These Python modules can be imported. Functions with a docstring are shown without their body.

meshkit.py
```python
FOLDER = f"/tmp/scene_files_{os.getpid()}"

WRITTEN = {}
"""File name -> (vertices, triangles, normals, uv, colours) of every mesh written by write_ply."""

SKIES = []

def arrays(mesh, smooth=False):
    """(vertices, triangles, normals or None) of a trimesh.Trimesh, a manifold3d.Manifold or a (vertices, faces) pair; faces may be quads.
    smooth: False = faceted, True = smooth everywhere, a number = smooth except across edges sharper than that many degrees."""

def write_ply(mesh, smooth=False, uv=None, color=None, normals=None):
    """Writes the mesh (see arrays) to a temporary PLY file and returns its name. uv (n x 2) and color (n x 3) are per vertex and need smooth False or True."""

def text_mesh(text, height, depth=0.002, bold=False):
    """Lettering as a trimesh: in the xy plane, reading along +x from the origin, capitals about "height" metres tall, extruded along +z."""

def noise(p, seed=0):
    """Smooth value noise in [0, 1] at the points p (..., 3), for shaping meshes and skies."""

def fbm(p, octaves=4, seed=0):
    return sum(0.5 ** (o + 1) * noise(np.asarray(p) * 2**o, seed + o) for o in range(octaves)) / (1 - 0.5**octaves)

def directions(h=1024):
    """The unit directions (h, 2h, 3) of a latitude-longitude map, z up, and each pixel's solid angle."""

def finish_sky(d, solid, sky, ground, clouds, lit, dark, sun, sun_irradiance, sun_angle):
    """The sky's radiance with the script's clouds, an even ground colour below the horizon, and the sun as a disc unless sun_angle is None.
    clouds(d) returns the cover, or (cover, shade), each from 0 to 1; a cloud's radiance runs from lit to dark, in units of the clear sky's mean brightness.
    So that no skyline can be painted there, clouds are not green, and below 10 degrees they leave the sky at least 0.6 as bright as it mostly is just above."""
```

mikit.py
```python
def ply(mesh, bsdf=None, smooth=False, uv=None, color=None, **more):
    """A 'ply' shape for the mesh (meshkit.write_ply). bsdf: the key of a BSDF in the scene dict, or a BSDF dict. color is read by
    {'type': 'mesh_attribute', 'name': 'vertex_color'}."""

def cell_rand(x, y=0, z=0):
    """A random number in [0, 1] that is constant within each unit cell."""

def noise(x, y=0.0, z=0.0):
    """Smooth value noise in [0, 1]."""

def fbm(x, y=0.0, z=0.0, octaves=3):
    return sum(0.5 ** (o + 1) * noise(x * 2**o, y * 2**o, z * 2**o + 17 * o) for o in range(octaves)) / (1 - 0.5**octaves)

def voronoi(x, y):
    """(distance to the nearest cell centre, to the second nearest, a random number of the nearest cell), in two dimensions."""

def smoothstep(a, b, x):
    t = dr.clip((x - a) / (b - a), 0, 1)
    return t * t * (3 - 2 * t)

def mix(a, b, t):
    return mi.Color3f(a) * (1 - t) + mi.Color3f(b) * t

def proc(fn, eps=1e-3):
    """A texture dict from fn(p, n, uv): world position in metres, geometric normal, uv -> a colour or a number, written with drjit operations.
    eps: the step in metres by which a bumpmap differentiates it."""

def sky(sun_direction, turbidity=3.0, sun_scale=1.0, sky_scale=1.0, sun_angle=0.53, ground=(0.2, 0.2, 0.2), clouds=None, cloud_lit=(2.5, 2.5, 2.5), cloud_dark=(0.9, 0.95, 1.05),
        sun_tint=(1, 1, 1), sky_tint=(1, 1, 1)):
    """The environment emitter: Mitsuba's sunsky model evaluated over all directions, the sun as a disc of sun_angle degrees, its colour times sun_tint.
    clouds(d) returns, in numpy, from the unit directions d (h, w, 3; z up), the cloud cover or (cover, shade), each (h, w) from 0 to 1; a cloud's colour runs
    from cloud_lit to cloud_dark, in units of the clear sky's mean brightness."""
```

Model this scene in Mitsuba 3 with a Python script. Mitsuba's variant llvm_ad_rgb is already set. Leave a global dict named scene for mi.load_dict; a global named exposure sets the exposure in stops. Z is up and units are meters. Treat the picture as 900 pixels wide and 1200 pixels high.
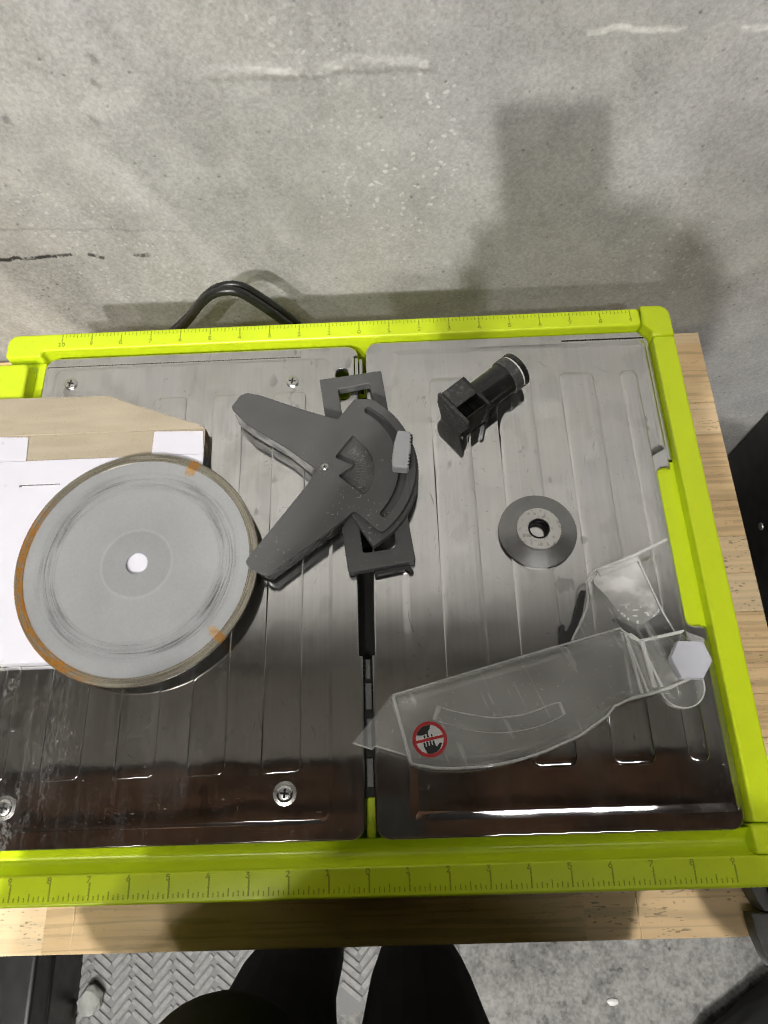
import math, random
import numpy as np, trimesh, drjit as dr, mitsuba as mi, mikit, meshkit, manifold3d as m3
from shapely.geometry import Polygon, box as sbox, Point, LineString
from shapely.geometry.polygon import orient
from shapely.ops import unary_union
from shapely import affinity
from mikit import noise, fbm, voronoi, cell_rand, smoothstep, mix
T = mi.ScalarTransform4f
V = np.array
scene, labels = {}, {}
random.seed(3); rng = np.random.default_rng(3)

# ------------------------------------------------------------------ camera (z = 0 is the steel deck of the saw, metres)
CAM = V([0.02699, 0.03931, 0.50286])
FW = V([-0.01957664, 0.38020262, -0.92469601]); RT = V([0.99906331, -0.02825958, -0.03277041]); DN = V([-0.03859092, -0.92447139, -0.37929326])
m = np.eye(4); m[:3, 0], m[:3, 1], m[:3, 2], m[:3, 3] = -RT, -DN, FW, CAM
scene['camera'] = {'type': 'perspective', 'fov': 2 * math.degrees(math.atan(450 / 832)), 'fov_axis': 'x', 'near_clip': 0.002, 'far_clip': 50.0, 'to_world': T(m)}
exposure = 0.62
# shaded workshop lamps hung behind the photographer, left of the bench: (position, radiance)
LAMPS = [((-0.50, -1.60, 1.845), 4200.0), ((-1.02, -1.56, 1.86), 1450.0), ((-0.17, -1.26, 2.05), 1750.0), ((-0.42, -0.62, 2.0), 760.0)]
ADDED_PANEL = ((-0.35, 0.95), -0.88, 2.3, 16.0)         # x range, y, z, radiance of the panel lamp added for the deck edge glint
ZB, ZF, YW = -0.2, -1.1, 0.55          # bench top, floor, wall


# ------------------------------------------------------------------ helpers
def add(key, mesh, mat, smooth=False, **kw):
    base, k = key, 0
    while key in scene:
        k += 1
        key = f'{base}_{k:03d}'
    scene[key] = mikit.ply(mesh, mat, smooth, **kw)
    return key


def tag(key, label=None, cat=None, group=None, kind=None):
    labels[key] = {a: b for a, b in (('label', label), ('category', cat), ('group', group), ('kind', kind)) if b}


def mm(pts): return [(x / 1000, y / 1000) for x, y in pts]
def cat(ms): return trimesh.util.concatenate(ms)
def rnd(p, r, q=4):
    return p.buffer(-r, quad_segs=q).buffer(2 * r, quad_segs=q).buffer(-r, quad_segs=q)
def rrect(x0, y0, x1, y1, r, q=5): return sbox(x0 + r, y0 + r, x1 - r, y1 - r).buffer(r, quad_segs=q)
def disk(x, y, r, q=8): return Point(x, y).buffer(r, quad_segs=q)


def bev(poly, z0, z1, b=0.0, steps=3, both=False, bw=None, prof=None):
    """A prism of a polygon with rounded upper (and lower) edges."""
    if hasattr(poly, 'geoms'):
        return cat([bev(g, z0, z1, b, steps, both, bw) for g in poly.geoms])
    bw = bw or b
    poly = orient(poly.simplify(1e-5))
    rings = [np.array(r.coords)[:-1] for r in [poly.exterior, *poly.interiors]]

    def off(r, d):
        a, c = np.roll(r, 1, 0), np.roll(r, -1, 0)
        e1 = (r - a) / np.maximum(np.linalg.norm(r - a, axis=1, keepdims=True), 1e-12)
        e2 = (c - r) / np.maximum(np.linalg.norm(c - r, axis=1, keepdims=True), 1e-12)
        n1, n2 = np.stack([-e1[:, 1], e1[:, 0]], 1), np.stack([-e2[:, 1], e2[:, 0]], 1)
        mi_ = (n1 + n2) / np.maximum(1 + (n1 * n2).sum(1, keepdims=True), 0.4)
        return r + d * mi_
    if prof: prof = [(0.0, z0)] + [(d, z1 + h) for d, h in prof]; both = b = 0
    else: prof = [(0.0, z0)]
    if both and b: prof = [(bw * (1 - math.sin(t)), z0 + b * (1 - math.cos(t))) for t in np.linspace(0, math.pi / 2, steps + 1)]
    prof += [(bw * (1 - math.cos(t)), z1 - b + b * math.sin(t)) for t in np.linspace(0, math.pi / 2, steps + 1)] if b else ([] if len(prof) > 1 else [(0.0, z1)])
    vs, fs, n = [], [], 0
    for r in rings:
        k = len(r)
        for d, z in prof:
            o = off(r, d)
            vs.append(np.c_[o, np.full(k, z)])
        for L in range(len(prof) - 1):
            i = np.arange(k); j = (i + 1) % k
            a, c = n + L * k, n + (L + 1) * k
            fs += [np.c_[a + i, a + j, c + j], np.c_[a + i, c + j, c + i]]
        n += k * len(prof)
    side = trimesh.Trimesh(np.vstack(vs), np.vstack(fs), process=False)

    def cap(d, z, flip):
        p = Polygon(off(rings[0], d), [off(r, d) for r in rings[1:]])
        v, f = trimesh.creation.triangulate_polygon(p if p.is_valid else p.buffer(0), engine='earcut')
        c = trimesh.Trimesh(np.c_[v, np.full(len(v), z)], f, process=False)
        up = c.face_normals[:, 2].sum() > 0
        if up == flip: c.invert()
        return c
    out = cat([side, cap(prof[0][0], z0, True), cap(prof[-1][0], z1, False)])
    out.merge_vertices()
    return out


def bx(x0, x1, y0, y1, z0, z1, b=0.0): return bev(sbox(x0, y0, x1, y1), z0, z1, b)


def tube(path, r, n=10, flat=1.0, ref=None):
    p = V(path, dtype=float); r = np.broadcast_to(r, (len(p),))
    t = np.gradient(p, axis=0); t /= np.linalg.norm(t, axis=1, keepdims=True)
    a = np.cross(t, V(ref)) if ref is not None else np.cross(t, V([0.03, 0.02, 1.0]) if abs(t[:, 2]).max() < 0.95 else V([1.0, 0.1, 0.05])); a /= np.linalg.norm(a, axis=1, keepdims=True)
    b = np.cross(t, a); s = np.linspace(0, 2 * np.pi, n, endpoint=False)
    v = p[:, None] + r[:, None, None] * (np.cos(s)[None, :, None] * a[:, None] * flat + np.sin(s)[None, :, None] * b[:, None])
    k = len(p); i, j = np.meshgrid(np.arange(k - 1), np.arange(n), indexing='ij')
    q = np.stack([i * n + j, i * n + (j + 1) % n, (i + 1) * n + (j + 1) % n, (i + 1) * n + j], -1).reshape(-1, 4)
    f = np.vstack([q[:, [0, 2, 1]], q[:, [0, 3, 2]]])
    v = v.reshape(-1, 3); e = len(v)
    f = np.vstack([f, [[e, (x + 1) % n, x] for x in range(n)][::-1], [[e + 1, (k - 1) * n + x, (k - 1) * n + (x + 1) % n] for x in range(n)]])
    mesh = trimesh.Trimesh(np.vstack([v, p[:1], p[-1:]]), f, process=False)
    mesh.fix_normals()
    return mesh


def spl(path, n=40):
    from scipy.interpolate import CubicSpline
    p = V(path, dtype=float); t = np.r_[0, np.cumsum(np.linalg.norm(np.diff(p, axis=0), axis=1))]
    return CubicSpline(t, p)(np.linspace(0, t[-1], n))


def rev(profile, n=64): return trimesh.creation.revolve(V(profile, dtype=float), sections=n)
def at(mesh, x=0, y=0, z=0, rz=0, rx=0, ry=0):
    M = trimesh.transformations.euler_matrix(rx, ry, rz); M[:3, 3] = x, y, z
    mesh = mesh.copy(); mesh.apply_transform(M); return mesh


def frame(mesh, o, ux, uy, uz):
    M = np.eye(4); M[:3, 0], M[:3, 1], M[:3, 2], M[:3, 3] = ux, uy, uz, o
    mesh = mesh.copy(); mesh.apply_transform(M); return mesh


def ball(p, r, seg=20): return m3.Manifold.sphere(r, seg).translate([float(x) for x in p])
def bone(a, ra, b, rb): return m3.Manifold.batch_hull([ball(a, ra), ball(b, rb)])
def tri(man, refine=None, taubin=0):
    if refine: man = man.refine_to_length(refine)
    mm_ = man.to_mesh()
    t = trimesh.Trimesh(mm_.vert_properties[:, :3], mm_.tri_verts, process=True)
    if taubin: trimesh.smoothing.filter_taubin(t, iterations=taubin)
    return t
def man(t):
    t = t.copy(); t.merge_vertices()
    return m3.Manifold(m3.Mesh(np.asarray(t.vertices, np.float32), np.asarray(t.faces, np.uint32)))


# ------------------------------------------------------------------ materials
def pri(color, rough=0.5, **kw):
    c = mikit.proc(color) if callable(color) else {'type': 'rgb', 'value': list(color)}
    if callable(rough): rough = mikit.proc(rough)
    return {'type': 'twosided', 'bsdf': {'type': 'principled', 'base_color': c, 'roughness': rough, **kw}}
def bump(inner, fn, scale=1.0, eps=5e-4):
    if inner['type'] == 'twosided':
        return {'type': 'twosided', 'bsdf': {'type': 'bumpmap', 'arbitrary': mikit.proc(fn, eps), 'scale': scale, 'bsdf': inner['bsdf']}}
    return {'type': 'bumpmap', 'arbitrary': mikit.proc(fn, eps), 'scale': scale, 'bsdf': inner}


def seg_mark(p, x0, z0, x1, z1, w):
    """1 on a stroke between two points of the wall, fading at its width."""
    dx, dz = x1 - x0, z1 - z0
    t = dr.clip(((p.x - x0) * dx + (p.z - z0) * dz) / (dx * dx + dz * dz), 0, 1)
    d = dr.sqrt(dr.square(p.x - x0 - t * dx) + dr.square(p.z - z0 - t * dz))
    return 1 - smoothstep(0.25 * w, w, d)


def wall_color(p, n, uv):
    x, z = p.x, p.z
    a = fbm(x * 5, z * 6, 3, 4); b = fbm(x * 40, z * 40, 7, 3); g = noise(x * 420, z * 420, 2); g2 = noise(x * 900, z * 900, 5)
    v = 0.335 + 0.09 * (a - 0.5) + 0.09 * (b - 0.5) + (0.05 + 0.07 * a) * (g - 0.5) + 0.06 * (g2 - 0.5) - 0.03 * smoothstep(0.55, 0.8, fbm(x * 17, z * 15, 12, 4)) + 0.03 * smoothstep(0.55, 0.75, fbm(x * 3.1, z * 4.2, 15, 3))
    st = fbm((x + 0.45 * z) * 34, (z - 0.45 * x) * 3.5, 9, 3)                     # slanting trowel streaks at the left
    v += 0.16 * (st - 0.5) * (1 - smoothstep(-0.25, 0.12, x))
    d1, d2, w = voronoi(x * 185 + 1.5 * noise(x * 70, z * 70, 2), z * 185 + 1.5 * noise(x * 70, z * 70, 6))
    patch = smoothstep(0.50, 0.66, fbm(x * 9 + 2.1, z * 9, 1, 3)) * 0.6 + smoothstep(0.10, 0.02, dr.sqrt(dr.square(x - 0.055 - 0.1 * (z - 0.05)) * 3.5 + dr.square(z - 0.05) * 0.35)) * 1.2
    v += 0.14 * dr.select(w > 0.84, 1 - smoothstep(0.12 + 0.22 * noise(x * 130, z * 130, 3), 0.18 + 0.3 * noise(x * 130, z * 130, 3), d1), 0) * dr.minimum(patch, 1)   # pale aggregate
    e1, e2, w2 = voronoi(x * 120 + 7, z * 120)
    v -= 0.11 * dr.select(w2 > 0.93, 1 - smoothstep(0.06, 0.26, e1), 0) * smoothstep(0.35, 0.6, noise(x * 60, z * 60, 8))   # pits
    wob = 0.005 * (noise(x * 45, 3, 1) - 0.5) + 0.0022 * (noise(x * 190, 3, 4) - 0.5)
    q = mi.Point3f(x, p.y, z + wob)
    ridge = dr.maximum(dr.maximum(seg_mark(q, -0.10, 0.139, -0.012, 0.138, 0.004), seg_mark(q, -0.012, 0.138, 0.012, 0.144, 0.006)), dr.maximum(seg_mark(q, 0.012, 0.144, 0.06, 0.139, 0.005), dr.maximum(seg_mark(q, 0.178, 0.157, 0.246, 0.153, 0.004), seg_mark(q, 0.29, 0.153, 0.32, 0.153, 0.004))))
    v += 0.17 * ridge * (0.25 + 0.75 * smoothstep(0.30, 0.75, fbm(x * 48, z * 160, 4, 3))) * smoothstep(-0.105, -0.05, x - 0.4 * dr.maximum(0, -0.1 - x))
    v += 0.05 * seg_mark(q, -0.20, 0.115, -0.17, 0.121, 0.016)
    q2 = mi.Point3f(x, p.y, z + 0.003 * (noise(x * 120, 1, 1) - 0.5))
    sc = dr.maximum(dr.maximum(seg_mark(q2, -0.36, -0.0415, -0.287, -0.040, 0.0035), seg_mark(q2, -0.268, -0.040, -0.257, -0.0445, 0.0035)), seg_mark(q2, -0.223, -0.044, -0.211, -0.0437, 0.004))
    sc = sc * smoothstep(0.1, 0.6, fbm(x * 260, z * 260, 3, 2))
    v -= 0.26 * sc
    v -= 0.05 * seg_mark(q2, -0.34, -0.002, -0.17, -0.0145, 0.0025)
    for px, pz in ((-0.271, 0.110), (-0.19, 0.136), (-0.184, 0.155), (-0.203, 0.105)):
        v -= 0.12 * (1 - smoothstep(0.001, 0.0055, dr.sqrt(dr.square(x - px + 0.3 * (z - pz)) + dr.square(z - pz) * 0.5) + 0.003 * (noise(x * 300, z * 300, 1) - 0.5)))
    v = dr.clip(v, 0.03, 0.8)
    warm = fbm(x * 11, z * 11, 5, 2)
    return mi.Color3f(v * 1.0, v * (0.985 + 0.01 * warm), v * (0.925 + 0.07 * warm))


def wall_bump(p, n, uv):
    return 0.0006 * fbm(p.x * 90, p.z * 90, 1, 3) + 0.0016 * fbm(p.x * 14, p.z * 14, 4, 2) + 0.0010 * seg_mark(mi.Point3f(p.x, 0, p.z + 0.004 * (noise(p.x * 45, 3, 1) - 0.5)), -0.10, 0.137, 0.06, 0.139, 0.008)


def floor_color(p, n, uv):
    a = fbm(p.x * 6, p.y * 6, 3, 4); b = fbm(p.x * 45, p.y * 45, 2, 3)
    v = 0.25 + 0.16 * (a - 0.5) + 0.19 * (b - 0.5) + 0.16 * (fbm(p.x * 170, p.y * 170, 7, 2) - 0.5) - 0.08 * smoothstep(0.7, 0.8, fbm(p.x * 60, p.y * 60, 12, 3)) + 0.05 * (noise(p.x * 300, p.y * 300, 1) - 0.5)
    return mi.Color3f(v, v * 0.99, v * 0.95)


def steel_dust(p, n, uv):
    x, y = p.x, p.y
    st = fbm(x * 420, y * 9, 1, 3); cl = fbm(x * 22, y * 14, 4, 4); sp = noise(x * 900, y * 900, 2)
    left = 1 - smoothstep(-0.235, -0.19, x)
    w = 0.02 + 0.09 * smoothstep(0.5, 0.75, cl) * (0.25 + 0.9 * st) + 0.025 * smoothstep(0.5, 0.8, st) + 0.06 * smoothstep(0.70, 0.95, sp)
    w += 0.26 * left * smoothstep(0.48, 0.60, fbm(x * 75, y * 28, 2, 4)) * smoothstep(0.25, 0.75, noise(x * 1000, y * 700, 4)) * smoothstep(0.3, 0.6, fbm(x * 260, y * 160, 4, 3)) * (1 - smoothstep(0.11, 0.15, y))
    w += 0.06 * smoothstep(0.52, 0.66, fbm(x * 300, y * 11, 21, 3)) * smoothstep(0.5, 0.62, fbm(x * 26, y * 9, 22, 3)) * smoothstep(0.3, 0.7, noise(x * 1100, y * 300, 3))
    w += 0.5 * smoothstep(0.95, 0.985, noise(x * 420, y * 420, 23))
    return dr.clip(w, 0.0, 0.75)


def steel_color(p, n, uv):
    x, y = p.x, p.y
    v = 0.68 + 0.06 * (fbm(x * 600, y * 6, 3, 2) - 0.5) - 0.06 * smoothstep(0.60, 0.75, fbm(x * 70, y * 40, 6, 3))
    t = fbm(x * 12, y * 12, 1, 2)
    sc = smoothstep(0.88, 0.94, noise(x * 900 + 260 * t, y * 60 - 70 * t, 6)) * smoothstep(0.5, 0.7, fbm(x * 26, y * 20, 9, 3))
    sc = dr.maximum(sc, 0.8 * smoothstep(0.70, 0.80, fbm(x * 110, y * 60, 5, 3)) * smoothstep(0.5, 0.7, fbm(x * 18, y * 14, 19, 2)))
    v -= 0.28 * sc
    return mi.Color3f(v, v * 0.995, v * 0.98)


def steel(rough):
    return {'type': 'blendbsdf', 'weight': mikit.proc(steel_dust), 'a': pri(steel_color, rough, metallic=1.0), 'b': pri((0.33, 0.328, 0.318), 0.8)}


scene['mat_wall'] = bump(pri(wall_color, 0.92, specular=0.25), wall_bump)
scene['mat_floor'] = bump(pri(floor_color, 0.85), lambda p, n, uv: 0.0008 * fbm(p.x * 70, p.y * 70, 1, 3))
scene['mat_steel'] = bump(steel(lambda p, n, uv: 0.045 + 0.07 * smoothstep(0.4, 0.8, fbm(p.x * 30, p.y * 12, 7, 3))), lambda p, n, uv: 0.00022 * fbm(p.x * 26, p.y * 17, 3, 2) + 0.000012 * noise(p.x * 260, p.y * 30, 2), eps=2e-3)
scene['mat_steel_clean'] = pri((0.62, 0.62, 0.60), 0.28, metallic=1.0)


def green_col(p, n, uv):
    d = fbm(p.x * 30, p.y * 30, p.z * 30, 3)
    s = smoothstep(0.80, 0.95, noise(p.x * 500, p.y * 500, p.z * 500)) * 0.04
    k = 1 - 0.10 * (d - 0.4) - s
    return mi.Color3f(0.54 * k, 0.67 * k, 0.016 + 0.02 * s)


scene['mat_green'] = bump(pri(green_col, 0.3, specular=0.4), lambda p, n, uv: 0.00003 * noise(p.x * 900, p.y * 900, p.z * 900), eps=3e-4)
scene['mat_green_mark_shade'] = pri((0.26, 0.33, 0.01), 0.6)  # darker olive stands in for shading on the embossed green marks
scene['mat_void'] = pri((0.012, 0.012, 0.011), 0.8)
scene['mat_black'] = pri(lambda p, n, uv: mi.Color3f(0.012) + 0.02 * smoothstep(0.6, 0.85, fbm(p.x * 160, p.y * 160, p.z * 160, 3)), 0.1)
scene['mat_black_dust'] = pri(lambda p, n, uv: mix((0.03, 0.03, 0.03), (0.13, 0.128, 0.122), 0.1 + 0.6 * smoothstep(0.45, 0.85, fbm(p.x * 420, p.y * 420, p.z * 420, 3))), 0.45)
scene['mat_white_dust'] = pri((0.55, 0.54, 0.50), 0.8)


def gauge_col(p, n, uv):
    x, y = p.x, p.y
    v = 0.068 + 0.02 * (fbm(x * 60, y * 60, p.z * 60, 3) - 0.5)
    sp = smoothstep(0.80, 0.92, noise(x * 700, y * 700, p.z * 700)) * smoothstep(0.42, 0.7, fbm(x * 26, y * 26, 4, 3))
    t = fbm(x * 15, y * 15, 3, 2)
    lines = smoothstep(0.93, 0.97, noise((x + 0.5 * y) * 420, (y - 0.5 * x) * 40 + 3 * t, 2)) * smoothstep(0.5, 0.65, fbm(x * 30, y * 30, 8, 2))
    return mi.Color3f(v, v, v * 0.99) + 0.20 * sp + 0.16 * lines


scene['mat_gauge'] = bump(pri(gauge_col, 0.48, specular=0.45), lambda p, n, uv: 0.00006 * noise(p.x * 1500, p.y * 1500, p.z * 1500), eps=2e-4)
scene['mat_dial_mark'] = pri((0.13, 0.13, 0.127), 0.5)
scene['mat_lip'] = pri(lambda p, n, uv: mix((0.12, 0.12, 0.118), (0.27, 0.265, 0.255), smoothstep(0.3, 0.7, fbm(p.x * 90, p.y * 30, p.z * 60, 3))), 0.55)
scene['mat_knob'] = pri((0.40, 0.405, 0.42), 0.4)
scene['mat_hex'] = pri((0.50, 0.51, 0.56), 0.38)
scene['mat_card'] = pri(lambda p, n, uv: mi.Color3f(0.56, 0.555, 0.605) * (1 - 0.05 * fbm(p.x * 25, p.y * 25, 1, 3)) - 0.25 * smoothstep(0.66, 0.74, fbm(p.x * 60 + 3, p.y * 60, 4, 3)) * (1 - smoothstep(-0.285, -0.27, p.x)), 0.35)
scene['mat_kraft'] = pri(lambda p, n, uv: mix((0.29, 0.25, 0.18), (0.38, 0.325, 0.24), fbm(p.x * 30, p.y * 200, p.z * 60, 3)) - 0.02 * smoothstep(0.7, 0.85, noise(p.x * 800, p.y * 800, 3)), 0.85)
BX, BY, BR = -0.1645, 0.2062, 0.0890


def blade_core(p, n, uv):
    dx, dy = p.x - BX, p.y - BY
    r = dr.sqrt(dx * dx + dy * dy) / BR
    a = dr.atan2(dy, dx)
    v = 0.46 + 0.05 * (fbm(dx * 40, dy * 40, 1, 3) - 0.5) + 0.03 * (noise(p.x * 900, p.y * 900, 3) - 0.5) + 0.10 * (fbm(dx * 14 + 3, dy * 14, 6, 2) - 0.5)
    v -= 0.03 * (1 - smoothstep(0.275, 0.295, r)) - 0.04 * smoothstep(0.27, 0.29, r) * (1 - smoothstep(0.29, 0.31, r))
    ca, sa = dr.cos(a), dr.sin(a)
    rr = r + 0.035 * (noise(ca * 1.2 + 5, sa * 1.2 + 5, 2) - 0.5) + 0.012 * (noise(ca * 3 + 5, sa * 3 + 5, 4) - 0.5)
    band = smoothstep(0.64, 0.70, rr) * (1 - smoothstep(0.76, 0.86, rr))
    f1 = noise(rr * 190, ca * 2.6 + 9, sa * 2.6 + 5); f2 = noise(rr * 420, ca * 3.6 + 9, sa * 3.6 + 9); f3 = noise(rr * 90, ca * 1.6 + 9, sa * 1.6 + 7)
    fine = 0.5 * smoothstep(0.45, 0.85, f1) + 0.45 * smoothstep(0.5, 0.85, f2) + 0.25 * f3
    v -= 0.38 * fine * band * (0.35 + 0.75 * smoothstep(0.2, 0.8, noise(ca * 2.2 + 9, rr * 6, sa * 2.2 + 5)))
    v += 0.05 * smoothstep(0.6, 0.9, noise(rr * 260, ca * 4 + 11, sa * 4 + 8)) * band
    c = mi.Color3f(v * 0.97, v * 1.0, v * 1.03)
    rust = smoothstep(0.855, 0.93, r + 0.03 * (fbm(a * 9, r * 20, 3, 2) - 0.5)) * smoothstep(-0.55, -0.85, dr.cos(a - 3.50))
    rust = smoothstep(0.90, 0.95, r + 0.02 * (fbm(a * 9, r * 20, 3, 2) - 0.5)) * smoothstep(0.55, 0.8, dr.cos(a - 3.50)) * 0.8
    for ang, w in ((1.13, 0.06), (-0.72, 0.045)):
        da = dr.atan2(dr.sin(a - ang), dr.cos(a - ang))
        rust = dr.maximum(rust, (1 - smoothstep(w * 0.6, w, dr.abs(da) + 0.03 * (noise(r * 60, a * 60, 1) - 0.5))) * smoothstep(0.83, 0.88, r + 0.05 * (noise(a * 40, r * 30, 2) - 0.5)) * 0.9)
    return mix(c, mix((0.60, 0.37, 0.09), (0.44, 0.20, 0.03), noise(p.x * 500, p.y * 500, 3)), rust * (0.55 + 0.45 * noise(p.x * 260, p.y * 260, 8)))


def blade_rim(p, n, uv):
    dx, dy = p.x - BX, p.y - BY
    r = dr.sqrt(dx * dx + dy * dy) / BR
    a = dr.atan2(dy, dx)
    g = noise(p.x * 1300, p.y * 1300, p.z * 1300); s = noise(r * 260, a * 5, 2)
    c = mix((0.11, 0.10, 0.075), (0.36, 0.335, 0.27), 0.4 * g + 0.6 * smoothstep(0.2, 0.8, s))
    k = smoothstep(0.45, 0.85, dr.cos(a - 3.50)) * (0.25 + 0.9 * smoothstep(0.35, 0.65, fbm(a * 16 + 40, r * 50, 2, 3)))
    for ang, w in ((1.13, 0.06), (-0.72, 0.045)):
        k = dr.maximum(k, 0.85 * (1 - smoothstep(w * 0.6, w, dr.abs(dr.atan2(dr.sin(a - ang), dr.cos(a - ang))))))
    return mix(c, mix((0.50, 0.22, 0.03), (0.24, 0.12, 0.04), g), dr.clip(k, 0, 1))


scene['mat_blade'] = pri(blade_core, 0.34, metallic=0.7)
scene['mat_rim'] = pri(blade_rim, 0.38, metallic=0.7)
scene['mat_flange'] = pri(lambda p, n, uv: mi.Color3f(0.30) + 0.05 * (fbm(p.x * 80, p.y * 80, 2, 3) - 0.5) + 0.03 * (noise(p.x * 900, p.y * 900, 2) - 0.5), 0.36, metallic=0.75)
scene['mat_hub'] = pri(lambda p, n, uv: mi.Color3f(0.80, 0.79, 0.75) - 0.25 * smoothstep(0.58, 0.75, fbm(p.x * 420, p.y * 420, 2, 3)), 0.45)
WHITE = pri((0.75, 0.75, 0.73), 0.5)
def clear(w): return {'type': 'blendbsdf', 'weight': w if isinstance(w, float) else mikit.proc(w), 'a': {'type': 'thindielectric', 'int_ior': 1.25}, 'b': WHITE}
scene['mat_clear'] = clear(lambda p, n, uv: 0.055 + 0.06 * smoothstep(0.3, 0.8, fbm(p.x * 18, p.y * 30, 2, 2)) + 0.10 * smoothstep(0.86, 0.95, noise((p.x + 0.4 * p.y) * 500, (p.y - 0.4 * p.x) * 45, 2)) + 0.2 * smoothstep(0.93, 0.99, noise(p.x * 600, p.y * 600, 4)))
scene['mat_clear_glint'] = clear(0.55)  # whitened tone stands in for light caught along the edges
scene['mat_clear_dust'] = clear(lambda p, n, uv: 0.10 + 0.28 * smoothstep(0.45, 0.7, fbm(p.x * 60, p.y * 90, 2, 4)) + 0.45 * smoothstep(0.165, 0.19, p.y - 0.32 * (p.x - 0.18) + 0.01 * (fbm(p.x * 90, p.y * 90, 4, 3) - 0.5)) + 0.4 * smoothstep(0.72, 0.85, noise(p.x * 500, p.y * 500, 1)) * smoothstep(0.165, 0.155, p.y))
scene['mat_red'] = pri((0.50, 0.035, 0.04), 0.4)
scene['mat_label_white'] = pri((0.72, 0.72, 0.70), 0.4)
scene['mat_ink'] = pri((0.012, 0.013, 0.012), 0.5)


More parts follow.
